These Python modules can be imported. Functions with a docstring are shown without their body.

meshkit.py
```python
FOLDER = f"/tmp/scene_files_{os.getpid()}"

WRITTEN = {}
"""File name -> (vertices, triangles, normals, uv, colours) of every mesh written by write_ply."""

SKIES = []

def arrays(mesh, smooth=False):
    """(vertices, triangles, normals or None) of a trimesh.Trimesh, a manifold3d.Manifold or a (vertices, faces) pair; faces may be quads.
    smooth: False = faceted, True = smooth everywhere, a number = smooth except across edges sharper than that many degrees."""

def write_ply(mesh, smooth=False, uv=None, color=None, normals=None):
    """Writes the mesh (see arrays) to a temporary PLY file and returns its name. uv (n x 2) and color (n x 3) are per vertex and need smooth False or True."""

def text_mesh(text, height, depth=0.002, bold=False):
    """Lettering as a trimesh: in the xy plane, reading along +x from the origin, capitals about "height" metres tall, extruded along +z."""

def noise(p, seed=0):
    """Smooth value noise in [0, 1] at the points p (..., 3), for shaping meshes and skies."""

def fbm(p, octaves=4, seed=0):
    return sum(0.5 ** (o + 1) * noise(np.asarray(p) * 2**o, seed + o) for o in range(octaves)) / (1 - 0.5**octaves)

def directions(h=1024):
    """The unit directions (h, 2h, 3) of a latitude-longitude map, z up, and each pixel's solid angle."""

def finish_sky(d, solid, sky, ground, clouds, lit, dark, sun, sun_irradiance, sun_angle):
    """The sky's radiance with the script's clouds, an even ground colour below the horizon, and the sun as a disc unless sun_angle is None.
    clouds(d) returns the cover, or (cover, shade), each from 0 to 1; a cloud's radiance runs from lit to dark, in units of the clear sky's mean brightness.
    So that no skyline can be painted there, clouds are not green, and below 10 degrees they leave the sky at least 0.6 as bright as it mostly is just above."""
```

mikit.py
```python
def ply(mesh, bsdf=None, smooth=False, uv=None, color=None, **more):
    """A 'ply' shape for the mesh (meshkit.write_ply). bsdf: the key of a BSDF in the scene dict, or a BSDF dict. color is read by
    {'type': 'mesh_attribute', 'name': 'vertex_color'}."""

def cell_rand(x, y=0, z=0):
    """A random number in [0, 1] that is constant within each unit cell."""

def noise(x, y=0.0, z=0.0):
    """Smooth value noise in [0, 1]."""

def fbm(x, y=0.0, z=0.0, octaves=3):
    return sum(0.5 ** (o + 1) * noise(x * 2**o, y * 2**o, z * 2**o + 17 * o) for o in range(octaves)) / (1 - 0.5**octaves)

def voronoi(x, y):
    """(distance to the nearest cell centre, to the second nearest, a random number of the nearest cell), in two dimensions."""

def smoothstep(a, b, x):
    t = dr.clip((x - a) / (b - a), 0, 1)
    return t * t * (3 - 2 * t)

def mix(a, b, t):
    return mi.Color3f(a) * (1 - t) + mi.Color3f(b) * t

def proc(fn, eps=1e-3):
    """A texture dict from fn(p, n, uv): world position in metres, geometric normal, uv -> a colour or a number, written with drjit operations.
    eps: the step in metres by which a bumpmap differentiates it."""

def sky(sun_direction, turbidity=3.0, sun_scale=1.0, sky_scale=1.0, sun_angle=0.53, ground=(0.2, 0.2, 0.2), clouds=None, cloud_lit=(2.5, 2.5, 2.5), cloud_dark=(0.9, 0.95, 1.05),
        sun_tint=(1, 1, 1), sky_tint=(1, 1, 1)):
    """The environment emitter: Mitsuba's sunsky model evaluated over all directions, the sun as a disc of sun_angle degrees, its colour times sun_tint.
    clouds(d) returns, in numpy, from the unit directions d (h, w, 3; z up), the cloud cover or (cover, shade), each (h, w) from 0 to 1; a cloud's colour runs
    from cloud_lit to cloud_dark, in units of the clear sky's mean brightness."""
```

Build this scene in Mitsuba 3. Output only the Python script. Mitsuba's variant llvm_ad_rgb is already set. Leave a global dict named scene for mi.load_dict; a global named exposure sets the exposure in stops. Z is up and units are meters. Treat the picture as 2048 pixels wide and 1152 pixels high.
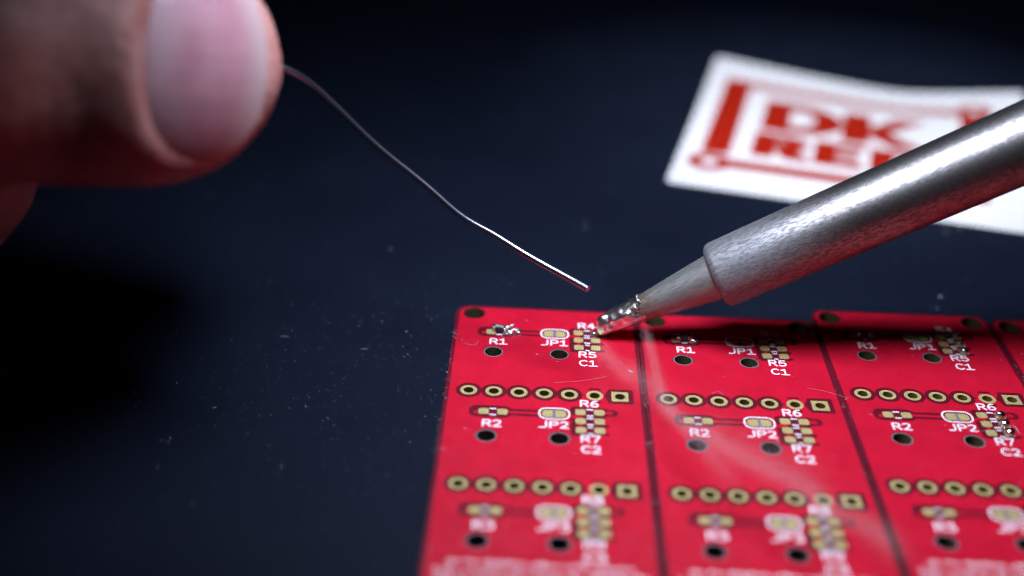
import math
import numpy as np
import drjit as dr
import mitsuba as mi
import trimesh
import manifold3d as m3
from shapely import affinity
from shapely.geometry import Polygon, Point, LineString, box
from shapely.ops import unary_union
import mikit, meshkit
from mikit import ply, proc, noise, fbm, smoothstep, mix

T = mi.ScalarTransform4f
MM = 0.001                                     # everything below is written in millimetres
scene, labels = {}, {}
rng = np.random.default_rng(7)

# ------------------------------------------------------------------ camera, lamps, exposure
CAM = np.array([5.5005, -105.3067, 69.9426])
RIGHT = np.array([0.99889, 0.03299, 0.03353])
DOWN = np.array([0.04528, -0.48123, -0.87542])
FWD = np.array([-0.01274, 0.87597, -0.48220])
scene['camera'] = {'type': 'thinlens', 'fov': 44.518, 'fov_axis': 'x', 'near_clip': 0.01, 'far_clip': 5.0,
                   'aperture_radius': 2.25 * MM, 'focus_distance': 129.5 * MM,
                   'to_world': T().look_at(origin=(CAM * MM).tolist(), target=((CAM + FWD * 100) * MM).tolist(), up=(-DOWN).tolist())}
exposure = 0.0
LAMP = np.array([5.0, -4.0, 104.0])            # small bench lamp hanging over the boards, above the frame
LAMP_AIM = np.array([38.0, 28.0, 0.0])
LAMP_R = 22.0
FILL_SPOT, FILL_SPOT_AIM = np.array([88.0, 40.0, 230.0]), np.array([58.0, 86.0, 0.0])    # added narrow fill, unseen, only to brighten the sticker
scene['bench_lamp__diffuser'] = {'type': 'disk', 'to_world': T().look_at(origin=(LAMP * MM).tolist(), target=(LAMP_AIM * MM).tolist(), up=[0, 1, 0]).scale(LAMP_R * MM),
                       'emitter': {'type': 'area', 'radiance': {'type': 'rgb', 'value': [31.5, 33, 39.5]}}}

scene['added_fill_spot'] = {'type': 'spot', 'to_world': T().look_at(origin=(FILL_SPOT * MM).tolist(), target=(FILL_SPOT_AIM * MM).tolist(), up=[0, 1, 0]),
                       'cutoff_angle': 14.0, 'beam_width': 7.5, 'intensity': {'type': 'rgb', 'value': [0.100, 0.105, 0.115]}}

# ------------------------------------------------------------------ helpers
def numbered(name):
    if name not in scene and name not in labels:
        return name
    i = 1
    while f'{name}_{i:03d}' in scene or f'{name}_{i:03d}' in labels:
        i += 1
    return f'{name}_{i:03d}'

def obj(name, mesh, mat, parent=None, smooth=False, uv=None, color=None):
    key = numbered(name if parent is None else parent + '__' + name)
    if hasattr(mesh, 'to_mesh'):
        m = mesh.to_mesh(); v, f = np.array(m.vert_properties[:, :3], float), np.array(m.tri_verts)
    elif isinstance(mesh, tuple):
        v, f = np.asarray(mesh[0], float), np.asarray(mesh[1])
    else:
        v, f = np.array(mesh.vertices, float), np.array(mesh.faces)
    if f.shape[1] == 4:
        f = np.vstack([f[:, [0, 1, 2]], f[:, [0, 2, 3]]])
    tm = trimesh.Trimesh(v * MM, f, process=False)
    scene[key] = ply(tm, mat, smooth=smooth, uv=uv, color=color)
    return key

def thing(name, label, cat, group=None, key=None):
    k = key or numbered(name)
    labels[k] = {'label': label, 'category': cat}
    if group: labels[k]['group'] = group
    return k

def polys(g):
    return [p for p in getattr(g, 'geoms', [g]) if p.geom_type == 'Polygon' and p.area > 1e-6]

def extr(g, z0, z1):
    ms = []
    for p in polys(g):
        m = trimesh.creation.extrude_polygon(p, z1 - z0, engine='earcut'); m.apply_translation([0, 0, z0]); ms.append(m)
    return trimesh.util.concatenate(ms)

def moved(m, M):
    m = m.copy(); m.apply_transform(M); return m

def rbox(cx, cy, w, h, r):
    return box(cx - w / 2 + r, cy - h / 2 + r, cx + w / 2 - r, cy + h / 2 - r).buffer(r, quad_segs=5)

def tube(pts, rad, sides=14, cap=True):
    p = np.asarray(pts, float); n = len(p); rad = np.broadcast_to(rad, (n,))
    t = np.gradient(p, axis=0); t /= np.linalg.norm(t, axis=1, keepdims=True)
    a = np.cross(t[0], [0, 0, 1.0] if abs(t[0][2]) < .9 else [1.0, 0, 0]); a /= np.linalg.norm(a)
    V = []
    ang = np.arange(sides) * 2 * np.pi / sides
    for i in range(n):
        a = a - t[i] * (a @ t[i]); a /= np.linalg.norm(a); b = np.cross(t[i], a)
        V.append(p[i] + rad[i] * (np.cos(ang)[:, None] * a + np.sin(ang)[:, None] * b))
    V = np.vstack(V); F = []
    for i in range(n - 1):
        for j in range(sides):
            k = (j + 1) % sides
            F += [[i * sides + j, i * sides + k, (i + 1) * sides + k], [i * sides + j, (i + 1) * sides + k, (i + 1) * sides + j]]
    if cap:
        V = np.vstack([V, p[0], p[-1]]); c0, c1 = len(V) - 2, len(V) - 1
        for j in range(sides):
            k = (j + 1) % sides
            F += [[c0, k, j], [c1, (n - 1) * sides + j, (n - 1) * sides + k]]
    return V, np.array(F)

def spline(pts, n):
    from scipy.interpolate import CubicSpline
    p = np.asarray(pts, float); d = np.r_[0, np.cumsum(np.linalg.norm(np.diff(p, axis=0), axis=1))]
    return CubicSpline(d, p)(np.linspace(0, d[-1], n))

def lathe(profile, axis0, axisdir, seg=64):
    """profile: list of (along, radius) from the tip upwards; returns a closed mesh round the axis."""
    a = np.asarray(axisdir, float); a /= np.linalg.norm(a)
    x = np.cross(a, [0, 0, 1.0]); x /= np.linalg.norm(x); y = np.cross(a, x)
    ang = np.arange(seg) * 2 * np.pi / seg
    V = np.vstack([axis0 + a * s + r * (np.cos(ang)[:, None] * x + np.sin(ang)[:, None] * y) for s, r in profile])
    F = []
    for i in range(len(profile) - 1):
        for j in range(seg):
            k = (j + 1) % seg
            F += [[i * seg + j, i * seg + k, (i + 1) * seg + k], [i * seg + j, (i + 1) * seg + k, (i + 1) * seg + j]]
    V = np.vstack([V, axis0 + a * profile[0][0], axis0 + a * profile[-1][0]]); n = len(profile)
    for j in range(seg):
        k = (j + 1) % seg
        F += [[len(V) - 2, k, j], [len(V) - 1, (n - 1) * seg + j, (n - 1) * seg + k]]
    return V, np.array(F)

def seg_dist(Q, a, b, ra, rb):
    ab = b - a; t = np.clip(((Q - a) @ ab) / (ab @ ab), 0, 1)
    return np.linalg.norm(Q - (a + t[..., None] * ab), axis=-1) - (ra + (rb - ra) * t)
def smin(a, b, k):
    h = np.clip(.5 + .5 * (b - a) / k, 0, 1); return b * (1 - h) + a * h - k * h * (1 - h)

def surface_nets(fn, lo, hi, h):
    n = np.ceil((np.array(hi) - lo) / h).astype(int) + 1
    ax = [lo[i] + h * np.arange(n[i]) for i in range(3)]
    D = np.empty(n, np.float32)
    for i in range(0, n[0], 16):
        X, Y, Z = np.meshgrid(ax[0][i:i + 16], ax[1], ax[2], indexing='ij'); D[i:i + 16] = fn(np.stack([X, Y, Z], -1))
    ins = D < 0
    corner = [(a, b, c) for a in (0, 1) for b in (0, 1) for c in (0, 1)]
    sl = lambda A, o: A[o[0]:A.shape[0] - 1 + o[0], o[1]:A.shape[1] - 1 + o[1], o[2]:A.shape[2] - 1 + o[2]]
    cnt = sum(sl(ins, o).astype(int) for o in corner)
    act = (cnt > 0) & (cnt < 8)
    idx = -np.ones(act.shape, int); cells = np.argwhere(act); idx[act] = np.arange(len(cells))
    acc, num = np.zeros((len(cells), 3)), np.zeros(len(cells))
    for o in corner:
        for k_ in range(3):
            if o[k_] == 0:
                o2 = list(o); o2[k_] = 1
                a, b = D[tuple((cells + o).T)], D[tuple((cells + o2).T)]
                cr = (a < 0) != (b < 0); t = np.where(cr, a / np.where(cr, a - b, 1), 0)
                pt = np.array(o, float) + np.eye(3)[k_] * t[:, None]
                acc += pt * cr[:, None]; num += cr
    V = np.array(lo) + h * (cells + acc / num[:, None])
    F = []
    for k_ in range(3):
        a, b = [(1, 2), (2, 0), (0, 1)][k_]
        s0 = [slice(0, -1)] * 3; s1 = list(s0); s0[k_] = slice(0, -1); s1[k_] = slice(1, None)
        d0 = ins[tuple(slice(0, -1) if i == k_ else slice(None) for i in range(3))]; d1 = ins[tuple(slice(1, None) if i == k_ else slice(None) for i in range(3))]
        for flip, mask in ((False, d0 & ~d1), (True, ~d0 & d1)):
            e = np.argwhere(mask); e = e[(e[:, a] > 0) & (e[:, b] > 0) & (e[:, a] < idx.shape[a]) & (e[:, b] < idx.shape[b])]
            q = []
            for da, db in ((0, 0), (-1, 0), (-1, -1), (0, -1)):
                c = e.copy(); c[:, a] += da; c[:, b] += db; q.append(idx[tuple(c.T)])
            q = np.stack(q, 1); F.append(q[:, ::-1] if flip else q)
    F = np.vstack(F); F = F[(F >= 0).all(1)]
    return V, np.vstack([F[:, [0, 1, 2]], F[:, [0, 2, 3]]])

# ------------------------------------------------------------------ materials
def P(p): return p * 1000.0                    # shading positions in millimetres

def mat(name, **k):
    scene[name] = {'type': 'principled', **{a: ({'type': 'rgb', 'value': list(b)} if isinstance(b, tuple) else b) for a, b in k.items()}}
    return name

def bumped(name, fn, scale, eps=5e-5, **k):
    inner = {'type': 'principled', **{a: ({'type': 'rgb', 'value': list(b)} if isinstance(b, tuple) else b) for a, b in k.items()}}
    scene[name] = {'type': 'bumpmap', 'arbitrary': proc(fn, eps), 'scale': scale, 'bsdf': inner}
    return name

def mask_col(base):
    def f(p, n, uv):
        q = P(p)
        v = 0.90 + 0.2 * fbm(q.x * 0.5, q.y * 0.5, 0, 3)
        return mi.Color3f(base) * v
    return proc(f)

def mask_rough(p, n, uv):
    q = P(p)
    return 0.30 + 0.18 * fbm(q.x * 1.3, q.y * 0.8, 3.0, 3)

mat('mask_over_copper', base_color=mask_col((0.58, 0.0065, 0.031)), roughness=proc(mask_rough), specular=0.32, clearcoat=0.2, clearcoat_gloss=0.6)
mat('mask_over_laminate', base_color=mask_col((0.135, 0.006, 0.018)), roughness=0.36, specular=0.5)
mat('white_print', base_color=(0.88, 0.84, 0.92), roughness=0.6)
mat('laminate', base_color=proc(lambda p, n, uv: mix((0.10, 0.085, 0.03), (0.05, 0.042, 0.016), fbm(P(p).x * 4, P(p).y * 4, P(p).z * 6, 2))), roughness=0.6)
mat('board_edge', base_color=(0.13, 0.010, 0.014), roughness=0.6)
mat('bare_strip', base_color=(0.22, 0.17, 0.21), roughness=0.6)
def gold_col(p, n, uv):
    q = P(p); return mix((0.48, 0.405, 0.165), (0.62, 0.53, 0.24), fbm(q.x * 5, q.y * 5, 0, 2))
mat('gold_plate', base_color=proc(gold_col), metallic=0.2, roughness=0.45, specular=0.5)
mat('gold_barrel', base_color=(0.42, 0.32, 0.11), metallic=0.7, roughness=0.35)
mat('solder', base_color=(0.86, 0.87, 0.88), metallic=1.0, roughness=0.2)
mat('tinned', base_color=(0.88, 0.88, 0.88), metallic=1.0, roughness=0.32)
mat('solder_rough', base_color=(0.80, 0.80, 0.80), metallic=1.0, roughness=0.30)
mat('resistor_black', base_color=(0.02, 0.022, 0.03), roughness=0.35)
mat('ceramic_white', base_color=(0.75, 0.75, 0.72), roughness=0.5)
mat('wire_metal', base_color=(0.46, 0.49, 0.60), metallic=1.0, roughness=0.29)
mat('dust_pale', base_color=(0.42, 0.46, 0.52), roughness=0.8)
mat('red_ink', base_color=(0.40, 0.012, 0.002), roughness=0.45)
mat('paper', base_color=(0.86, 0.87, 0.88), roughness=0.45, specular=0.4)
mat('handle_rubber', base_color=(0.03, 0.03, 0.035), roughness=0.6)
mat('lamp_shell', base_color=(0.05, 0.05, 0.055), roughness=0.4)

def mat_col(p, n, uv):
    q = P(p)
    v = fbm(q.x * 0.09, q.y * 0.09, 2.0, 3)
    w = noise(q.x * 9, q.y * 9, 0.5)
    return mix((0.0052, 0.0086, 0.0185), (0.0084, 0.0130, 0.0270), v) * (0.8 + 0.4 * w)
bumped('mat_rubber', lambda p, n, uv: fbm(P(p).x * 3.0, P(p).y * 3.0, 0, 2), 0.00004, base_color=proc(mat_col), roughness=0.6, specular=0.08)

# ------------------------------------------------------------------ the setting: the black bench mat
MATZ = -1.6
m = trimesh.creation.box([900, 900, 6]); m.apply_translation([20, 120, MATZ - 3.0])
k = obj('bench_mat', m, 'mat_rubber'); labels[k] = {'label': 'dusty blue-black bench mat under the boards', 'kind': 'structure'}

# ------------------------------------------------------------------ circuit boards
PITCH, WIDTH, TOP, BOTTOM = 15.24, 20.06, 17.2, -46.0
X0 = -2.39
MOUNTS = [(-0.35, 15.5), (15.7, 15.5)]

G = {  # stroke letters in a box 0.72 wide and 1 tall
    'R': [[(0, 0), (0, 1), (.45, 1), (.62, .93), (.68, .76), (.62, .58), (.45, .5), (0, .5)], [(.34, .5), (.70, 0)]],
    'J': [[(.60, 1), (.60, .25), (.52, .08), (.34, 0), (.0, 0)]],
    'P': [[(0, 0), (0, 1), (.46, 1), (.64, .92), (.70, .74), (.64, .55), (.46, .47), (0, .47)]],
    'C': [[(.70, .86), (.54, .98), (.36, 1), (.14, .9), (0, .62), (0, .38), (.14, .1), (.36, 0), (.54, .02), (.70, .14)]],
    '1': [[(.04, .80), (.20, .88), (.36, 1), (.36, 0)], [(.0, 0), (.72, 0)]],
    '2': [[(.04, .86), (.20, .99), (.42, 1), (.62, .9), (.64, .7), (.55, .5), (.04, 0), (.70, 0)]],
    '3': [[(.02, 1), (.66, 1), (.32, .6), (.52, .57), (.68, .42), (.68, .18), (.52, .02), (.24, 0), (.02, .1)]],
    '4': [[(.50, 1), (.50, .0)], [(.50, 1), (.02, .34), (.74, .34)]],
    '5': [[(.62, 1), (.10, 1), (.06, .55), (.30, .63), (.56, .58), (.68, .40), (.66, .16), (.50, .02), (.22, 0), (.02, .10)]],
    '6': [[(.58, 1), (.30, .94), (.08, .66), (.02, .30), (.12, .06), (.34, 0), (.58, .06), (.68, .28), (.58, .52), (.34, .58), (.12, .48)]],
    '7': [[(.0, 1), (.70, 1), (.24, 0)]],
    '8': [[(.34, .54), (.10, .64), (.08, .88), (.24, 1), (.46, 1), (.62, .88), (.60, .64), (.34, .54), (.06, .40), (.02, .14), (.20, 0), (.50, 0), (.68, .14), (.64, .40), (.34, .54)]],
    '9': [[(.12, 0), (.42, .06), (.62, .34), (.68, .70), (.56, .95), (.34, 1), (.10, .93), (.02, .70), (.12, .48), (.34, .42), (.58, .52)]],
    '0': [[(.34, 0), (.10, .12), (.02, .5), (.10, .88), (.34, 1), (.58, .88), (.68, .5), (.58, .12), (.34, 0)]],
}

def stroke_text(s, cx, cy, h=1.02, st=0.205, adv=0.98):
    w = (len(s) - 1) * adv * h + .72 * h
    lines = []
    for i, ch in enumerate(s):
        for l in G[ch]:
            lines.append(LineString([(cx - w / 2 + (i * adv + x) * h, cy - h / 2 + y * h) for x, y in l]).buffer(st / 2, quad_segs=3))
    return unary_union(lines)

def frame_for(ox, oy, rot):
    M = np.eye(4); c, s = math.cos(rot), math.sin(rot)
    M[:2, :2] = [[c, -s], [s, c]]; M[:2, 3] = [ox, oy]; return M

Z_BARE, Z_POUR, Z_PAD, Z_INK = 0.02, 0.05, 0.06, 0.066

def blob(c, r, seed, squash=0.8, amp=0.25, sub=3):
    s = trimesh.creation.icosphere(subdivisions=sub, radius=1.0); v = np.array(s.vertices)
    d = 1 + amp * (meshkit.fbm(v * 1.3 + seed * 7.3, 3, seed) - 0.5) * 2
    v = v * d[:, None] * np.asarray(r) * [1, 1, squash] + np.asarray(c)
    return trimesh.Trimesh(v, s.faces, process=False)

def make_board(idx, ox, oy, rot, label, domes=(), chip=None, nch=3):
    B = thing('circuit_board', label, 'circuit board', 'red circuit boards lying edge to edge')
    M = frame_for(ox, oy, rot)
    put = lambda name, mesh, mt, parent=B, smooth=False: obj(name, moved(mesh, M) if not isinstance(mesh, tuple) else moved(trimesh.Trimesh(*mesh, process=False), M), mt, parent, smooth)
    # outline with rounded corners at the far end
    out = box(X0, BOTTOM, X0 + WIDTH, TOP).buffer(-1.7).buffer(1.7, quad_segs=8)
    rows = [-k * PITCH for k in range(nch)]
    chs = [(-k + 1) * PITCH for k in range(nch)]       # y origin of channel k: layout below is relative to it
    holes, big = [], []
    for y in rows:
        holes += [(i * 2.54, y, .53) for i in range(7)]
    for y in chs:
        big += [(2.14, y - 7.66), (9.14, y - 7.60)]
    cut = unary_union([Point(x, y).buffer(r, quad_segs=7) for x, y, r in holes] + [Point(x, y).buffer(.90, quad_segs=9) for x, y in big] + [Point(x, y).buffer(1.1, quad_segs=9) for x, y in MOUNTS])
    base = out.difference(cut)
    put('laminate_core', extr(base, -1.56, 0.0), 'laminate')
    bare = out.difference(unary_union([Point(x, y).buffer(r + .1, quad_segs=7) for x, y, r in holes] + [Point(x, y).buffer(1.06, quad_segs=9) for x, y in big] + [Point(x, y).buffer(1.12, quad_segs=9) for x, y in MOUNTS]))
    put('solder_mask', extr(bare, 0.0, Z_BARE), 'mask_over_laminate')
    # copper pour with its clearances
    keep = []
    for y in rows:
        keep += [Point(i * 2.54, y).buffer(1.30, quad_segs=9) for i in range(5)]
        sx = 6 * 2.54
        keep.append(Polygon([(sx - 1.6, y), (sx - 1.1, y + 1.3), (sx + 1.15, y + 1.3), (sx + 1.35, y + 1.1), (sx + 1.35, y - 1.1), (sx + 1.15, y - 1.3), (sx - 1.1, y - 1.3)]))
        for s in (1, -1):
            keep.append(Polygon([(12.7 - .72, y + s * 1.02), (12.7 + .72, y + s * 1.02), (12.7 + .5, y + s * 1.32), (12.7 - .5, y + s * 1.32)]))
        keep.append(Polygon([(11.1, y + .28), (11.75, y), (11.1, y - .28)]))
    copper = []
    for y in chs:
        keep += [rbox(2.35, y - 3.6, 4.2, 2.0, .8), LineString([(3.5, y - 3.6), (7.5, y - 3.6)]).buffer(.58), rbox(8.63, y - 3.52, 3.0, 1.9, .6),
                 rbox(11.40, y - 4.62, 2.35, 5.0, .5), rbox(12.8, y - 3.0, 2.4, 1.5, .4), LineString([(13.2, y - 3.0), (14.3, y - 3.0)]).buffer(.62),
                 rbox(13.0, y - 4.6, 1.2, 4.7, .2), rbox(13.75, y - 5.3, .45, .5, .12), rbox(13.75, y - 6.65, .5, .45, .15)]
        copper += [LineString([(3.5, y - 3.6), (7.5, y - 3.6)]).buffer(.20), LineString([(9.7, y - 3.6), (10.47, y - 3.88), (11.1, y - 3.6)]).buffer(.17),
                   LineString([(13.0, y - 3.0), (14.1, y - 3.0)]).buffer(.2), Point(1.0, y - 3.85).buffer(.3), Point(14.1, y - 3.0).buffer(.32), Point(10.47, y - 3.88).buffer(.3),
                   LineString([(11.22, y - 3.0), (11.22, y - 6.1)]).buffer(.16), LineString([(13.05, y - 4.55), (13.9, y - 4.55)]).buffer(.25), LineString([(13.05, y - 6.1), (13.9, y - 6.1)]).buffer(.3)]
    pour = out.buffer(-.42).difference(unary_union(keep)).union(unary_union(copper))
    pour = pour.difference(unary_union([Point(x, y).buffer(1.08, quad_segs=9) for x, y in big] + [Point(x, y).buffer(1.25, quad_segs=9) for x, y in MOUNTS] + [Point(x, y).buffer(.8) for x, y, r in holes]))
    put('copper_pour', extr(pour, Z_BARE, Z_POUR), 'mask_over_copper')
    # plated pin holes
    for x, y, r in holes:
        sq = abs(x - 6 * 2.54) < .01
        shape = (box(x - .85, y - .85, x + .85, y + .85) if sq else Point(x, y).buffer(.86, quad_segs=10)).difference(Point(x, y).buffer(.51, quad_segs=10))
        pad = put('pin_pad', extr(shape, 0.0, Z_PAD), 'gold_plate')
        wall = Point(x, y).buffer(.54, quad_segs=10).difference(Point(x, y).buffer(.508, quad_segs=10))
        put('hole_barrel', extr(wall, -1.5, 0.045), 'gold_barrel', pad)
    for x, y in big:
        ring = Point(x, y).buffer(1.02, quad_segs=10).difference(Point(x, y).buffer(.90, quad_segs=10))
        put('jack_hole_rim', extr(ring, 0.0, Z_BARE - .005), 'bare_strip')
    for ci, y in enumerate(chs):
        n = ci + 1
        pads = [(1.70, y - 3.62), (3.54, y - 3.60), (11.22, y - 3.04), (13.06, y - 3.0), (11.22, y - 4.57), (13.06, y - 4.53), (11.24, y - 6.10), (13.04, y - 6.06)]
        for q, (x, yy) in enumerate(pads):
            put('solder_pad', extr(rbox(x, yy, 1.02, .98, .22), Z_BARE, Z_PAD), 'gold_plate')
        for s, x in ((-1, 7.97), (1, 9.29)):
            put('jumper_pad', extr(rbox(8.63, y - 3.53, 2.34, 1.20, .42).intersection(box(x - .5 if s < 0 else 8.79, y - 5, 8.47 if s < 0 else x + .5, y - 2)), Z_BARE, Z_PAD), 'gold_plate')
        put('jumper_gap', extr(box(8.47, y - 4.2, 8.79, y - 2.86), Z_BARE, Z_BARE + .02), 'bare_strip')
        put('jumper_outline', extr(rbox(8.64, y - 3.52, 3.14, 2.02, .85).difference(rbox(8.64, y - 3.52, 2.76, 1.64, .68)), Z_POUR, Z_INK), 'white_print')
        for x, yy in ((1.0, y - 3.9), (10.47, y - 3.88), (14.1, y - 3.0)):
            put('via', extr(Point(x, yy).buffer(.22).difference(Point(x, yy).buffer(.11)), Z_POUR, Z_POUR + .03), 'mask_over_copper')
        for x, yy, w in ((2.61, y - 3.12, .68), (2.61, y - 4.17, .68), (12.15, y - 2.57, .68), (12.15, y - 3.63, .68), (12.15, y - 4.09, .68), (12.15, y - 5.15, .68), (12.15, y - 5.60, .5), (12.15, y - 6.67, .5)):
            put('print_bar', extr(rbox(x, yy, w, .2, .08), Z_BARE, Z_INK), 'white_print')
        for s, x, yy in ((f'R{n}', 2.6, y - 5.62), (f'JP{n}', 8.62, y - 5.40), (f'R{2 * n + 2}', 12.15, y - 1.52), (f'R{2 * n + 3}', 12.15, y - 7.5), (f'C{n}', 12.16, y - 9.2)):
            lk = put('designator', extr(stroke_text(s, x, yy), Z_BARE + .001, Z_INK), 'white_print')
            labels[lk] = {'label': f'white printed marking {s}'}
    # the illegible block of small print near the bottom of the frame
    r2 = np.random.default_rng(11)
    yb = chs[-1] - 10.4
    for row in range(5):
        x, lines = (-.2 if row == 0 else -1.2), []
        while x < (13.0 if row == 0 else 16.5):
            wl = r2.integers(3, 9)
            for c in range(wl):
                lines.append(LineString([(x, yb - row * 1.1 + r2.uniform(-.05, .35)), (x + r2.uniform(.1, .3), yb - row * 1.1 + r2.uniform(-.3, .45)), (x + .3, yb - row * 1.1 - .3 + r2.uniform(0, .3))]).buffer(.07, quad_segs=2))
                x += .42
            x += .35
        put('small_print', extr(unary_union(lines), Z_POUR, Z_INK), 'white_print')
    for i, (x, y, s) in enumerate(domes):
        put('solder_dome', blob((x, y, Z_PAD + .12), (.52 * s, .46 * s, .42 * s), 20 + idx * 9 + i, 1.0, .10), 'solder', smooth=True)
    if chip:
        cx, cy, cz, yaw, tilt = chip['at']
        R = T().translate([cx, cy, cz]).rotate([0, 0, 1], yaw).rotate([0, 1, 0], tilt)
        R = np.array(R.matrix, float)
        cp = lambda mesh: moved(mesh, R)
        body = m3.Manifold.batch_hull([m3.Manifold.sphere(.04, 12).translate([sx * .48, sy * .36, sz * .19]) for sx in (-1, 1) for sy in (-1, 1) for sz in (-1, 1)])
        bm = body.to_mesh(); bm = trimesh.Trimesh(bm.vert_properties[:, :3], bm.tri_verts, process=False)
        r_ = put('resistor', cp(bm), 'resistor_black')
        labels[r_] = {'label': chip['label']}
        for s in (-1, 1):
            e = m3.Manifold.batch_hull([m3.Manifold.sphere(.06, 12).translate([s * .63 + sx * .12, sy * .36, sz * .2]) for sx in (-1, 1) for sy in (-1, 1) for sz in (-1, 1)])
            em = e.to_mesh(); put('end_cap', cp(trimesh.Trimesh(em.vert_properties[:, :3], em.tri_verts, process=False)), 'solder_rough', r_, smooth=40)
        put('marking', cp(extr(stroke_text('001', 0, 0, h=.36, st=.07, adv=.9), .225, .24)), 'ceramic_white', r_)
        for i, (p0, p1, w) in enumerate(chip['solder']):
            p0, p1 = np.array(p0, float), np.array(p1, float)
            s1 = blob((0, 0, 0), (np.linalg.norm(p1 - p0) / 2 + w, w, w), 50 + 10 * idx + i, .9, .28)
            d = (p1 - p0) / np.linalg.norm(p1 - p0); zx = np.cross([0, 0, 1.0], d); zx /= np.linalg.norm(zx)
            A = np.eye(4); A[:3, 0], A[:3, 1], A[:3, 2], A[:3, 3] = d, zx, np.cross(d, zx), (p0 + p1) / 2
            put('solder_blob', moved(s1, A), 'tinned', smooth=True)
    return B

C1 = PITCH
B1 = make_board(0, 0, 0, 0, 'leftmost red circuit board, with a crooked resistor and the iron tip on it',
    chip={'at': (2.62, 11.95, .36, -4, 4), 'label': 'tiny black resistor soldered crookedly at R1',
          'solder': [((3.15, 11.9, .35), (3.55, 12.0, .45), .26), ((3.6, 12.05, .35), (4.05, 12.3, .62), .17), ((3.55, 11.55, .2), (3.9, 11.35, .15), .24), ((4.0, 11.85, .2), (4.5, 12.05, .25), .20), ((4.4, 11.9, .2), (4.85, 12.1, .2), .14), ((4.5, 11.6, .2), (4.9, 11.4, .15), .14), ((3.2, 11.35, .15), (3.5, 11.1, .1), .15)]})
B2 = make_board(1, 20.125, 0.033, 0.0017, 'second red circuit board from the left, crossed by the dark shadow of the iron',
    chip={'at': (2.55, 11.75, .34, 2, 0), 'label': 'tiny black resistor at R1 in the shadow edge',
          'solder': [((3.3, 11.5, .2), (3.75, 11.3, .18), .2), ((3.2, 11.9, .25), (3.5, 11.9, .25), .2)]})
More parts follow.
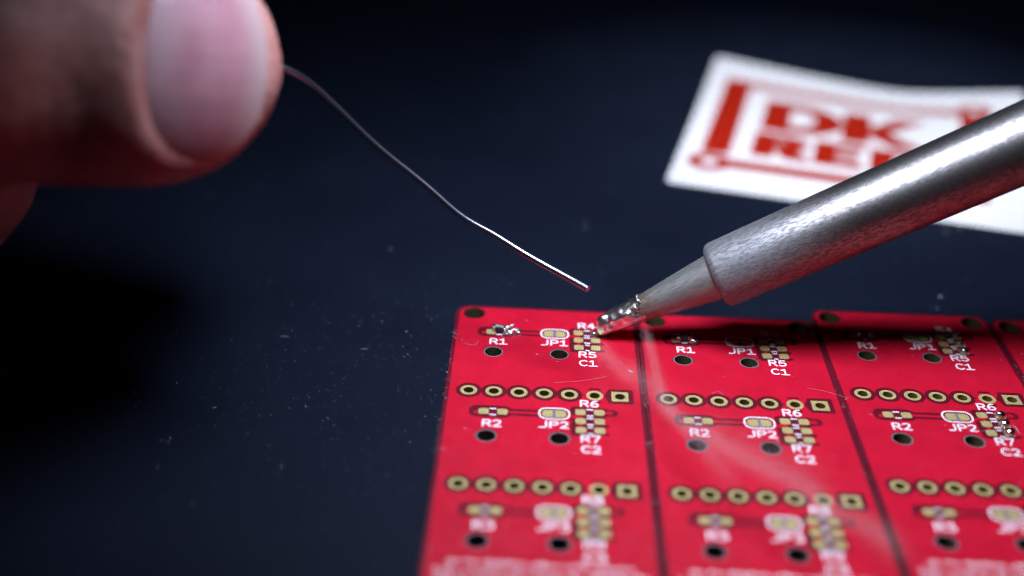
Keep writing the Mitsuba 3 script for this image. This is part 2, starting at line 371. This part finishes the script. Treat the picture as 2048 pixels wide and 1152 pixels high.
B3 = make_board(2, 40.168, 2.656, 0.0093, 'third red circuit board from the left, set back, shiny solder domes on its right pads',
    domes=[(13.06, C1 - 3.0, .8), (13.06, C1 - 4.53, .8), (13.06, C1 - 6.06, 1.0), (13.06, -3.0, 1.0), (13.06, -4.53, .95), (13.06, -6.06, 1.0), (12.6, C1 - 3.7, .3), (12.7, -5.4, .3)],
    chip={'at': (2.6, 11.65, .34, -2, 0), 'label': 'tiny black resistor at R1 on the set-back board', 'solder': [((3.4, 11.9, .2), (3.7, 11.9, .2), .16), ((3.4, 11.4, .2), (3.7, 11.4, .2), .16)]})
c_, s_ = math.cos(.0093), math.sin(.0093)
B4 = make_board(3, 40.168 + 20.12 * c_ + .55 * s_, 2.656 + 20.12 * s_ - .55 * c_, 0.0093, 'rightmost red circuit board, only a narrow corner of it in the frame')

# ------------------------------------------------------------------ soldering iron
TIP = np.array([13.55, 11.8, 1.22])
AX = np.array([54.12, 12.2, 24.35]) - TIP; AX /= np.linalg.norm(AX)
XB = np.cross(AX, [0, 0, 1.0]); XB /= np.linalg.norm(XB); YB = np.cross(XB, AX)     # YB points up, away from the board
def iron_s(p):
    q = P(p); return (q.x - TIP[0]) * AX[0] + (q.y - TIP[1]) * AX[1] + (q.z - TIP[2]) * AX[2]
def iron_uv(p):
    q = P(p) - mi.Point3f(*TIP.tolist())
    s = q.x * AX[0] + q.y * AX[1] + q.z * AX[2]
    a = dr.atan2(q.x * YB[0] + q.y * YB[1] + q.z * YB[2], q.x * XB[0] + q.y * XB[1] + q.z * XB[2])
    return s, a * 3.7
def speck(p):
    s, a = iron_uv(p)
    return fbm(s * 2.6, a * 9.0, 1.0, 4), noise(s * 6, a * 18, 4.0)
def barrel_col(p, n, uv):
    g, w = speck(p); s, a = iron_uv(p)
    old = smoothstep(30, 15, s)
    c = mix((0.17, 0.17, 0.175), (0.37, 0.365, 0.355), smoothstep(0.34, 0.66, g))
    c = mix(c, mi.Color3f(0.235, 0.255, 0.28) * (0.6 + 0.8 * g), old * 0.75)
    return c * (0.9 + 0.2 * w)
def barrel_rough(p, n, uv):
    g, w = speck(p); s, a = iron_uv(p)
    return dr.clip(0.36 + 0.10 * (1 - smoothstep(0.3, 0.65, g)) + 0.22 * smoothstep(30, 15, s), 0.1, 0.8)
def barrel_metal(p, n, uv):
    s, a = iron_uv(p); return 1.0 - 0.4 * smoothstep(30, 15, s)
bumped('barrel_steel', lambda p, n, uv: speck(p)[0] + 0.4 * speck(p)[1], 0.000003, base_color=proc(barrel_col), roughness=proc(barrel_rough), metallic=proc(barrel_metal))
def tip_col(p, n, uv):
    s, a = iron_uv(p); g = fbm(s * 1.6, a * 3.0, 5.0, 3)
    c = mix((0.20, 0.21, 0.205), (0.35, 0.36, 0.345), g)
    return mix(c, (0.22, 0.16, 0.10), smoothstep(7.2, 5.2, s + 2.4 * (g - .5)) * .8)
bumped('tip_steel', lambda p, n, uv: fbm(iron_uv(p)[0] * 2.5, iron_uv(p)[1] * 5, 2.0, 3), 0.00002, base_color=proc(tip_col), roughness=0.48, metallic=0.6)
mat('tip_facet', base_color=(0.66, 0.62, 0.62), roughness=0.30, metallic=0.95)

IRON = thing('soldering_iron', 'steel soldering iron with a tinned tip touching the leftmost board', 'soldering iron')
S_FRONT = 13.4
prof = [(S_FRONT + .35, 2.5), (S_FRONT + .05, 2.75), (S_FRONT, 2.95), (S_FRONT + .1, 3.2), (S_FRONT + .4, 3.48), (S_FRONT + .8, 3.58), (S_FRONT + 4, 3.64), (S_FRONT + 20, 3.84), (S_FRONT + 40, 4.05), (S_FRONT + 46, 4.1)]
obj('barrel', lathe(prof, TIP, AX, 96), 'barrel_steel', IRON, smooth=35)
# conical tip with a blunt, slanted end
CONE = [(-.15, .5), (0, .80), (.35, 1.0), (4.6, 1.36), (8.8, 1.95), (S_FRONT + .5, 2.60)]
cv, cf = lathe(CONE, TIP, AX, 96)
obj('tip', (cv, cf), 'tip_steel', IRON, smooth=30)
BY = -XB if XB[1] > 0 else XB                                                  # sideways, towards the camera
def tin_f(Q):
    d = Q - TIP; sa = d @ AX; pr = d - sa[..., None] * AX; r = np.linalg.norm(pr, axis=-1)
    up = (pr @ (YB * .8 + BY * .6)) / np.maximum(r, 1e-6)
    w = smooth01((up - .12) / .35)
    lump = (meshkit.fbm(Q * .95 + 3.0, 2, 5) - .42) * w
    end = 5.3 + 1.1 * (meshkit.noise(Q * 1.3, 8) - .5)
    shell = r - (np.interp(sa, [c[0] for c in CONE], [c[1] for c in CONE]) + .07 + .55 * lump - .12 * smooth01((sa - end + .5) / .5))
    shell = np.maximum(shell, np.maximum(-.28 - sa, sa - end))
    f = smin(shell, np.linalg.norm(Q - (TIP + AX * .75 + YB * .82 + BY * .25), axis=-1) - .50, .3)
    f = smin(f, np.linalg.norm(Q - (TIP + AX * .05 + YB * .15 + BY * .45), axis=-1) - .42, .3)
    return smin(f, np.linalg.norm(Q - (TIP - AX * .1 - YB * .55 + BY * .1), axis=-1) - .5, .4)
def smooth01(t): t = np.clip(t, 0, 1); return t * t * (3 - 2 * t)
ends = np.array([TIP - AX * .8, TIP + AX * 6.2])
tv, tf = surface_nets(tin_f, ends.min(0) - 2.1, ends.max(0) + 2.1, .09)
tm_ = trimesh.Trimesh(tv, tf, process=False); trimesh.smoothing.filter_taubin(tm_, iterations=4)

tk = obj('tinned_end', tm_, 'tinned', IRON, smooth=True); labels[tk] = {'label': 'shiny lumpy solder coating on the tip'}
obj('collar', lathe([(S_FRONT + 44, 4.2), (S_FRONT + 44.2, 5.6), (S_FRONT + 54, 5.6), (S_FRONT + 55, 5.0), (S_FRONT + 55, 4.0)], TIP, AX, 48), 'barrel_steel', IRON, smooth=35)
obj('handle', lathe([(S_FRONT + 54, 4.5), (S_FRONT + 55, 8.5), (S_FRONT + 60, 9.5), (S_FRONT + 90, 8.0), (S_FRONT + 150, 8.5), (S_FRONT + 172, 7.0), (S_FRONT + 175, 3.5)], TIP, AX, 48), 'handle_rubber', IRON, smooth=35)
obj('solder_bead', blob((12.95, 12.0, .2), (.42, .36, .24), 5, 1, .15), 'solder', B1, smooth=True)

# ------------------------------------------------------------------ solder wire
WP = [[-30, 8.5, 31.0], [-24.0, 7.6, 31.4], [-18.92, 8.3, 30.19], [-17.34, 9.33, 29.06], [-15.14, 10.07, 26.86], [-12.81, 10.39, 24.35], [-9.89, 10.43, 21.44], [-6.39, 10.27, 18.69], [-3.8, 9.74, 16.68],
      [-1.72, 9.2, 15.08], [-0.16, 8.9, 14.23], [1.39, 8.59, 13.61], [3.48, 7.84, 12.67], [6.6, 6.33, 11.56], [9.14, 4.78, 10.98], [11.43, 3.08, 10.56]]
from scipy.ndimage import gaussian_filter1d
wp = spline(WP, 240); wp = np.vstack([wp[:1], gaussian_filter1d(wp, 5, axis=0, mode='nearest')[2:-2], wp[-1:]]); wp += .02 * (meshkit.fbm(wp * .6, 2, 3)[:, None] - .5)
k = obj('solder_wire', tube(wp, np.interp(np.arange(len(wp)), [0, 60, 150, len(wp)], [.40, .40, .34, .33]), 16), 'wire_metal', smooth=40)
labels[k] = {'label': 'thin bent solder wire held under the thumb, its end near the iron tip', 'category': 'solder wire'}

# ------------------------------------------------------------------ white sticker with red print
SO, SU, SV = np.array([24.2, 57.4]), np.array([.97, -.243]), np.array([.243, .97])
SW, SH = 51.0, 51.5
def lift(u, v):
    t = np.clip(v / SH, 0, 1) ** 2.2
    return t * (2.4 * np.clip(1 - u / 30.0, 0, 1) ** 1.3 + 2.6 * np.clip((u - 32) / 19.0, 0, 1) ** 1.2) + .25
def on_sticker(m, dz):
    v = np.array(m.vertices); u, w = v[:, 0].copy(), v[:, 1].copy()
    xy = SO + u[:, None] * SU + w[:, None] * SV
    return trimesh.Trimesh(np.c_[xy, MATZ + lift(u, w) + v[:, 2] + dz], m.faces, process=False)
def flat(g, z0, z1, step=1.2):
    m = extr(g.segmentize(step), z0, z1)
    m = m.subdivide_to_size(step * 1.6); return m
ST = thing('sticker', 'white square sticker with red printed frame and lettering, curling on the mat behind the iron', 'sticker')
gx, gy = np.meshgrid(np.linspace(0, SW, 60), np.linspace(0, SH, 60), indexing='ij')
sheet = box(0, 0, SW, SH).buffer(-1.2).buffer(1.2)
sm = flat(sheet, -.12, 0, 1.5)
obj('paper_sheet', on_sticker(sm, 0), 'paper', ST)
def ink(name, g, grow=.62): return obj(name, on_sticker(flat(g.buffer(grow, join_style='mitre'), .01, .03), 0), 'red_ink', ST)
ink('frame_bar', box(3.7, 13.5, 6.7, 43.0))
ink('frame_bar', box(41.5, 13.5, 44.5, 40.5))
ink('frame_line', box(7.2, 8.6, 43.6, 10.6))
ink('frame_line', box(7.2, 41.6, 40.0, 42.9))
ink('corner_ring', Point(4.9, 9.3).buffer(2.6).difference(Point(4.9, 9.3).buffer(1.9)))
ink('corner_ring', Point(43.2, 43.0).buffer(2.2).difference(Point(43.2, 43.0).buffer(1.6)))
def arc_D(x, y, w, h, st, sv):
    o = unary_union([box(x, y, x + w * .4, y + h), affinity.scale(Point(0, 0).buffer(1, quad_segs=16), w * .6, h / 2).intersection(box(0, -h, w, h)) and affinity.translate(affinity.scale(Point(0, 0).buffer(1, quad_segs=16), w * .6, h / 2), x + w * .4, y + h / 2)])
    i = unary_union([box(x + st, y + sv, x + w * .4, y + h - sv), affinity.translate(affinity.scale(Point(0, 0).buffer(1, quad_segs=16), w * .6 - st, h / 2 - sv), x + w * .4, y + h / 2)]).intersection(box(x + st, y, x + w, y + h))
    return o.intersection(box(x, y, x + w + .01, y + h)).difference(i)
ink('printed_letter', arc_D(11.2, 25.2, 11.2, 11.6, 3.0, 2.0))
ink('printed_letter', unary_union([box(23.6, 25.2, 26.6, 36.8), Polygon([(26.6, 30.0), (31.4, 36.8), (34.6, 36.8), (29.2, 30.6), (34.8, 25.2), (31.0, 25.2), (27.2, 29.0)])]))
R_ = unary_union([box(10.8, 14.6, 13.0, 22.8), arc_D(10.8, 18.0, 7.2, 4.8, 2.2, 1.4), Polygon([(13.6, 18.6), (16.0, 18.6), (18.4, 14.6), (15.6, 14.6)])])
ink('printed_letter', R_)
ink('printed_letter', unary_union([box(20.0, 14.6, 22.0, 22.8), box(20, 21.5, 26.0, 22.8), box(20, 18.1, 25.2, 19.3), box(20, 14.6, 26.0, 15.9)]))
ink('printed_letter', arc_D(28.2, 14.6, 8.2, 8.2, 2.2, 1.4))

# ------------------------------------------------------------------ dust on the mat and the boards
def fleck_mesh(n, x0, x1, y0, y1, z, size, seed, fibre=.1, loose=False):
    r = np.random.default_rng(seed); V, F = [], []
    tet = np.array([[-1, -.6, 0], [1, -.6, 0], [0, .8, 0], [0, 0, .7]])
    fc = np.array([[0, 1, 3], [1, 2, 3], [2, 0, 3], [0, 2, 1]])
    for i in range(n):
        x, y = (r.uniform(x0, x1), r.uniform(y0, y1)) if not loose else (r.normal((x0 + x1) / 2, (x1 - x0) / 3.2), r.normal((y0 + y1) / 2, (y1 - y0) / 3.0)); s = size * r.lognormal(0, .55); a = r.uniform(0, 6.28)
        el = r.uniform(3, 9) if r.random() < fibre else r.uniform(.7, 1.5)
        q = tet * [s * el, s * (.45 if el > 2 else 1), s]
        c, sn = math.cos(a), math.sin(a)
        q = np.c_[q[:, 0] * c - q[:, 1] * sn + x, q[:, 0] * sn + q[:, 1] * c + y, q[:, 2] + z]
        F.append(fc + len(V) * 4); V.append(q)
    return np.vstack(V), np.vstack(F)
parts = [fleck_mesh(1300, -60, 70, -30, 130, MATZ, .027, 1, .05), fleck_mesh(950, -30, 2, -14, 20, MATZ, .024, 2, .05, True), fleck_mesh(14, -60, 70, -30, 120, MATZ, .075, 4, .1),
         fleck_mesh(220, -2, 61, -30, 17, Z_POUR, .045, 3, .2)]
for xs, ys in ((17.7, (-25, 10)), (37.8, (-25, 6)), (-2.3, (-12, 12)), (57.9, (-12, 10))):
    parts.append(fleck_mesh(60, xs - .35, xs + .35, ys[0], ys[1], Z_BARE, .035, int(xs * 10) + 99, .3))
for pts in ([(34.6, 3.2), (36.5, 2.7), (38.6, 1.6)], [(48.2, -2.3), (50.2, -3.2), (52.2, -2.7), (53.0, -1.2)], [(24.6, 1.4), (25.4, 1.9), (25.8, 1.1)], [(-1.0, 9.0), (-.4, 8.6), (.3, 8.8), (.4, 9.5)], [(8.5, 2.0), (11.5, 2.6), (14.0, 3.6)]):
    q = np.array([(x, y, Z_POUR + .03) for x, y in pts]); tt = np.linspace(0, len(q) - 1, 16)
    parts.append(tube(np.c_[[np.interp(tt, range(len(q)), q[:, i]) for i in range(3)]].T, .011, 5))
V = np.vstack([p[0] for p in parts]); off = np.cumsum([0] + [len(p[0]) for p in parts[:-1]]); F = np.vstack([p[1] + o for p, o in zip(parts, off)])
k = obj('dust', (V, F), 'dust_pale'); labels[k] = {'label': 'pale dust specks and fibres scattered over mat and boards', 'category': 'dust', 'kind': 'stuff'}

# ------------------------------------------------------------------ hand
def cam_pt(x, y, z): return CAM + RIGHT * x + DOWN * y + FWD * z
TH_TIP = cam_pt(-20.9, -19.7, 112.5)
ta = 0.88 * RIGHT - 0.02 * DOWN + 0.47 * FWD; ta /= np.linalg.norm(ta)      # towards the thumb's tip
th = 0.47 * RIGHT + 0.14 * DOWN - 0.87 * FWD; th -= ta * (th @ ta); th /= np.linalg.norm(th)   # dorsal side
tw = np.cross(ta, th)                                                         # across
def thumb_local(Q):
    d = Q - TH_TIP; return -(d @ ta), d @ tw, d @ th
def prof_w(s):
    e = 10.9 * np.sqrt(np.clip(1 - (1 - np.clip(s, 0, 13) / 13) ** 2, 0, 1)); return np.where(s > 13, 10.9 - .2 * np.sin(np.clip((s - 13) / 16, 0, 1) * np.pi), e)
def prof_h(s):
    return np.where(s > 10, 7.2 - .17 * np.maximum(s - 15.5, 0) ** 1.3, 7.2 * np.sqrt(np.clip(1 - (1 - np.clip(s, 0, 10) / 10) ** 2, 0, 1)))
def nail_sd(s, w):          # about millimetres outside the nail's outline
    q = (np.abs((s - 7.9) / 5.4) ** 2.4 + np.abs(w / 7.9) ** 2.4) ** (1 / 2.4)
    return (q - 1) * 6.2
def thumb_f(Q):
    s, w, h = thumb_local(Q)
    W, H = prof_w(s), prof_h(s)
    sd = nail_sd(s, w)
    fold = 1.0 * np.exp(-((sd - 1.3) / np.where(sd > 1.3, 1.5 + 2.2 * smooth01((s - 10) / 4), 1.1)) ** 2) * smooth01((s - 2.0) / 4) - .85 * (1 - smooth01((sd + .2) / .7))
    H = np.where(h > 0, np.minimum(H, 7.2 - .024 * np.clip(13.2 - s, 0, 20) ** 2), H)
    Hh = np.where(h > 0, H + fold, H * 1.08)
    W2, H2 = np.maximum(W, .4), np.maximum(Hh, .4)
    rho = np.sqrt((w / W2) ** 2 + (h / H2) ** 2)
    g = np.minimum(W2, H2)
    f = (rho - 1) * g
    return np.where(s < 0, np.maximum(f, -s), f)
def smooth01(t): t = np.clip(t, 0, 1); return t * t * (3 - 2 * t)

J = {n: cam_pt(*(np.array(c) * .94)) for n, c in dict(
    t_ip=(-48.0, -19.5, 108.5), t_mcp=(-80, -8, 116), t_cmc=(-112, 6, 128),
    i_tip=(-32, -23.0, 130), i_dip=(-55, -24, 138), i_pip=(-76, -16, 138), i_mcp=(-112, -20, 150),
    m_tip=(-56.0, -11.6, 125), m_dip=(-70, -3, 138), m_pip=(-92, -1, 150), m_mcp=(-118, -10, 162),
    r_tip=(-76, 3, 137), r_dip=(-84, 11, 146), r_pip=(-100, 12, 156), r_mcp=(-124, 2, 170),
    p_tip=(-90, 12, 140), p_dip=(-96, 20, 150), p_pip=(-108, 22, 160), p_mcp=(-128, 14, 173),
    palm=(-124, 4, 150), wrist=(-160, 12, 152), arm=(-260, 30, 160)).items()}
def hand_f(Q):
    f = thumb_f(Q)
    a = J['t_ip'] - ta * 0
    f = np.where(thumb_local(Q)[0] > 30, 9.0, f)
    d = smin(seg_dist(Q, TH_TIP - ta * 20 - th * 1.5, J['t_ip'], 6.8, 8.6), seg_dist(Q, J['t_ip'], J['t_mcp'], 9.0, 10.5), 5)
    f = smin(f, d, 2.0)
    d = smin(seg_dist(Q, J['t_mcp'], J['t_cmc'], 11, 15), seg_dist(Q, J['t_cmc'], J['wrist'], 15, 18), 6)
    f = smin(f, d, 6)
    palm = 99.0
    for c, (r0, r1, r2, r3) in zip('imrp', ((7.3, 8.0, 9.3, 10.5), (7.6, 8.2, 9.5, 10.5), (7.2, 7.8, 9.0, 10.2), (6.2, 6.8, 7.8, 9.5))):
        g = smin(seg_dist(Q, J[c + '_tip'], J[c + '_dip'], r0, r1), seg_dist(Q, J[c + '_dip'], J[c + '_pip'], r1, r2), 2)
        g = smin(g, seg_dist(Q, J[c + '_pip'], J[c + '_mcp'], r2, r3), 3)
        f = smin(f, g, .8)
        palm = smin(palm, seg_dist(Q, J[c + '_mcp'], J['wrist'], r3 + 1, 17), 6) if c != 'i' else seg_dist(Q, J['i_mcp'], J['wrist'], 11.5, 17)
    f = smin(f, palm, 5)
    return smin(f, seg_dist(Q, J['wrist'], J['arm'], 21, 30), 10)

jp = np.array(list(J.values()))
allp = np.vstack([jp, TH_TIP])
lo, hi = allp.min(0) - 34, allp.max(0) + 14
lo[0] = allp[:, 0].min() + 20
V, F = surface_nets(hand_f, lo, hi, .85)
hm = trimesh.Trimesh(V, F, process=False)
trimesh.smoothing.filter_taubin(hm, iterations=4)
hv = np.array(hm.vertices); hn = np.array(hm.vertex_normals)
sn_, wn_, _ = thumb_local(hv)
ridge = np.sin(hv @ ta * 3.2 + 5 * meshkit.noise(hv * .22, 3)) * .10 * smooth01((sn_ - 15) / 4)
hm = trimesh.Trimesh(hv + hn * (.30 * (meshkit.fbm(hv * .28, 3, 9) - .5) + .10 * (meshkit.fbm(hv * .9, 2, 4) - .5) + .25 * ridge)[:, None] * smooth01((nail_sd(sn_, wn_) - .2) / 1.5)[:, None], hm.faces, process=False)

def skin_col(p, n, uv):
    q = P(p)
    a = fbm(q.x * .35, q.y * .35, q.z * .35, 3); b = noise(q.x * 2.2, q.y * 2.2, q.z * 2.2)
    return mix((0.50, 0.19, 0.165), (0.62, 0.36, 0.33), smoothstep(.15, .85, a)) * (0.95 + .10 * b)
bumped('skin', lambda p, n, uv: fbm(P(p).x * 1.6, P(p).y * 1.6, P(p).z * 1.6, 3), 0.00012, base_color=proc(skin_col), roughness=0.48, specular=0.45)
HAND = thing('hand', "hand reaching in from the left, thumb pinching the solder wire", 'hand')
obj('skin', hm, 'skin', HAND, smooth=True)
# thumb nail: a curved plate let into the skin
ns, nw = np.linspace(2.3, 13.5, 60), np.linspace(-8.1, 8.1, 60)
S_, W_ = np.meshgrid(ns, nw, indexing='ij')
def nail_h(s, w):
    return (7.15 - .024 * np.clip(13.2 - s, 0, 20) ** 2) * 1.0 - 7.2 * (1 - np.sqrt(np.clip(1 - (w / 10.7) ** 2, .05, 1))) + .1
sd = nail_sd(S_, W_)
# pull the grid onto the outline
q = (np.abs((S_ - 7.9) / 5.4) ** 2.4 + np.abs(W_ / 7.9) ** 2.4) ** (1 / 2.4)
f_ = np.where(q > 1, 1 / np.maximum(q, 1e-6), 1); S2, W2 = 7.9 + (S_ - 7.9) * f_, W_ * f_
H2 = nail_h(S2, W2)
top = TH_TIP - S2[..., None] * ta + W2[..., None] * tw + H2[..., None] * th
bot = top - th * .45
N = 60; idx = np.arange(N * N).reshape(N, N)
quad = np.stack([idx[:-1, :-1], idx[1:, :-1], idx[1:, 1:], idx[:-1, 1:]], -1).reshape(-1, 4)
rim = np.r_[idx[0, :], idx[1:, -1], idx[-1, -2::-1], idx[-2:0:-1, 0]]
side = np.stack([rim, np.roll(rim, -1), np.roll(rim, -1) + N * N, rim + N * N], 1)
NV = np.vstack([top.reshape(-1, 3), bot.reshape(-1, 3)]); NF = np.vstack([quad, quad[:, ::-1] + N * N, side])
nuv = np.vstack([np.c_[S2.ravel() / 14, W2.ravel() / 18 + .5]] * 2)
nm = trimesh.Trimesh(NV, np.vstack([NF[:, [0, 1, 2]], NF[:, [0, 2, 3]]]), process=False)
if np.mean(nm.face_normals[:len(quad)] @ th) < 0: nm.invert()
def nail_col(p, n, uv):
    d = P(p) - mi.Point3f(*TH_TIP.tolist())
    s = -(d.x * ta[0] + d.y * ta[1] + d.z * ta[2]); w = d.x * tw[0] + d.y * tw[1] + d.z * tw[2]
    g = fbm(s * .5, w * .3, 0, 3); r = noise(w * 2.6, s * .12, 4.0)
    c = mix((0.52, 0.225, 0.29), (0.62, 0.36, 0.43), g) * (.94 + .12 * r)
    c = mix(c, (0.62, 0.47, 0.53), smoothstep(8.3, 12.9, s + .03 * w * w + 2.2 * (g - .5)) * .6)  # pale glare band near the cuticle, painted into the nail colour
    edge = smoothstep(5.6, 2.6, s - .030 * w * w + 1.2 * (g - .5))
    return mix(c, (0.60, 0.50, 0.49), edge * .8)
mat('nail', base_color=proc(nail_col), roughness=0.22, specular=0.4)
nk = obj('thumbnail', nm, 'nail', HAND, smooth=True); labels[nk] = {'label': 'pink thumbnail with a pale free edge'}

# ------------------------------------------------------------------ the lamp heads (above the frame; the spot one is an added fill)
def lamp_head(key, pos, aim, r, label):
    thing(key, label, 'lamp', key=key)
    d = np.asarray(aim, float) - pos; d /= np.linalg.norm(d)
    obj('shade', lathe([(-1.0, 1.0), (-1.0, r + 1), (23, r + 4), (23.5, r + 4.8), (-2.5, r + 1.8), (-14, r * .8), (-16, r * .5)], np.asarray(pos), d, 48), 'lamp_shell', key, smooth=35)

lamp_head('bench_lamp', LAMP, LAMP_AIM, LAMP_R, 'small black bench lamp hanging above the boards')
lamp_head('added_fill_head', FILL_SPOT, FILL_SPOT_AIM, 5.0, 'small black head of an added fill spot, out of frame above the sticker')

# ------------------------------------------------------------------ flux smoke drifting off the tip towards the front
SLO, SHI = np.array([10.0, -42.0, .2]), np.array([37.0, 15.0, 16.0])
sn = (64, 128, 40)
gx, gy, gz = np.meshgrid(*[np.linspace(SLO[i], SHI[i], sn[i]) for i in range(3)], indexing='ij')
GP = np.stack([gx, gy, gz], -1); den = np.zeros(sn)
for path, w0, w1, a0, a1 in (
        ([[17.9, 11.1, 2.2], [18.2, 5.8, 2.8], [18.3, .8, 3.5], [18.6, -6.1, 4.5], [19.9, -12.0, 5.5], [21.3, -17.7, 6.5], [22.4, -22.7, 7.5], [23.2, -27.1, 8.5]], .24, .50, .34, .07),
        ([[18.5, -4.5, 4.3], [19.9, -11.7, 5.5], [22.2, -15.1, 6.2], [24.8, -19.2, 7.0], [28.2, -23.3, 8.0], [30.1, -28.2, 9.0], [32.1, -31.6, 10.0], [32.8, -35.0, 11.0], [33.3, -37.9, 12.0]], .40, .55, .16, .24),
        ([[20.9, -12.3, 5.6], [23.6, -16.0, 6.8], [26.8, -20.4, 7.8], [29.3, -26.0, 9.0]], .9, 1.2, .035, .03),
        ([[13.3, 8.2, 1.2], [13.9, 4.8, 1.8], [15.1, 1.5, 2.4], [16.7, -1.6, 3.2], [17.5, -6.2, 4.0]], .32, .8, .14, .05)):
    sp = spline(path, 60); sp = sp + .22 * np.linspace(0, 1, 60)[:, None] * np.c_[np.sin(np.linspace(0, 9, 60)), np.zeros(60), np.cos(np.linspace(0, 7, 60))]
    best = np.zeros(sn)
    for i, c in enumerate(sp):
        t = i / 59; w = w0 + (w1 - w0) * t; a = (a0 + (a1 - a0) * t ** .6) * smooth01(min(t * 8 + .15, (1 - t) * 5, 1))
        best = np.maximum(best, a * np.exp(-((GP - c) ** 2).sum(-1) / (2 * w * w)))
    den += best
den *= .55 + .9 * meshkit.fbm(GP * np.array([.9, .35, .9]), 3, 4)
edge = np.ones(sn)
for i in range(3):
    q = np.minimum(np.arange(sn[i]), sn[i] - 1 - np.arange(sn[i])) / 4.0; edge *= np.clip(q, 0, 1).reshape([-1 if j == i else 1 for j in range(3)])
den *= edge
vol_to = T().translate((SLO * MM).tolist()).scale(((SHI - SLO) * MM).tolist())
scene['smoke_air'] = {'type': 'heterogeneous', 'albedo': {'type': 'rgb', 'value': [0.95, 0.95, 0.96]}, 'scale': 1.0,
                      'sigma_t': {'type': 'gridvolume', 'grid': mi.VolumeGrid(np.ascontiguousarray(den.transpose(2, 1, 0)[..., None] * 1000).astype(np.float32)), 'to_world': vol_to, 'filter_type': 'trilinear'}}
scene['smoke'] = {'type': 'cube', 'to_world': T().scale([1.5, 1.5, 1.5]), 'bsdf': {'type': 'null'}, 'interior': {'type': 'ref', 'id': 'smoke_air'}}
scene['camera']['medium'] = {'type': 'ref', 'id': 'smoke_air'}
labels['smoke'] = {'label': 'thin wisps of flux smoke drifting from the iron tip', 'category': 'smoke', 'kind': 'stuff'}
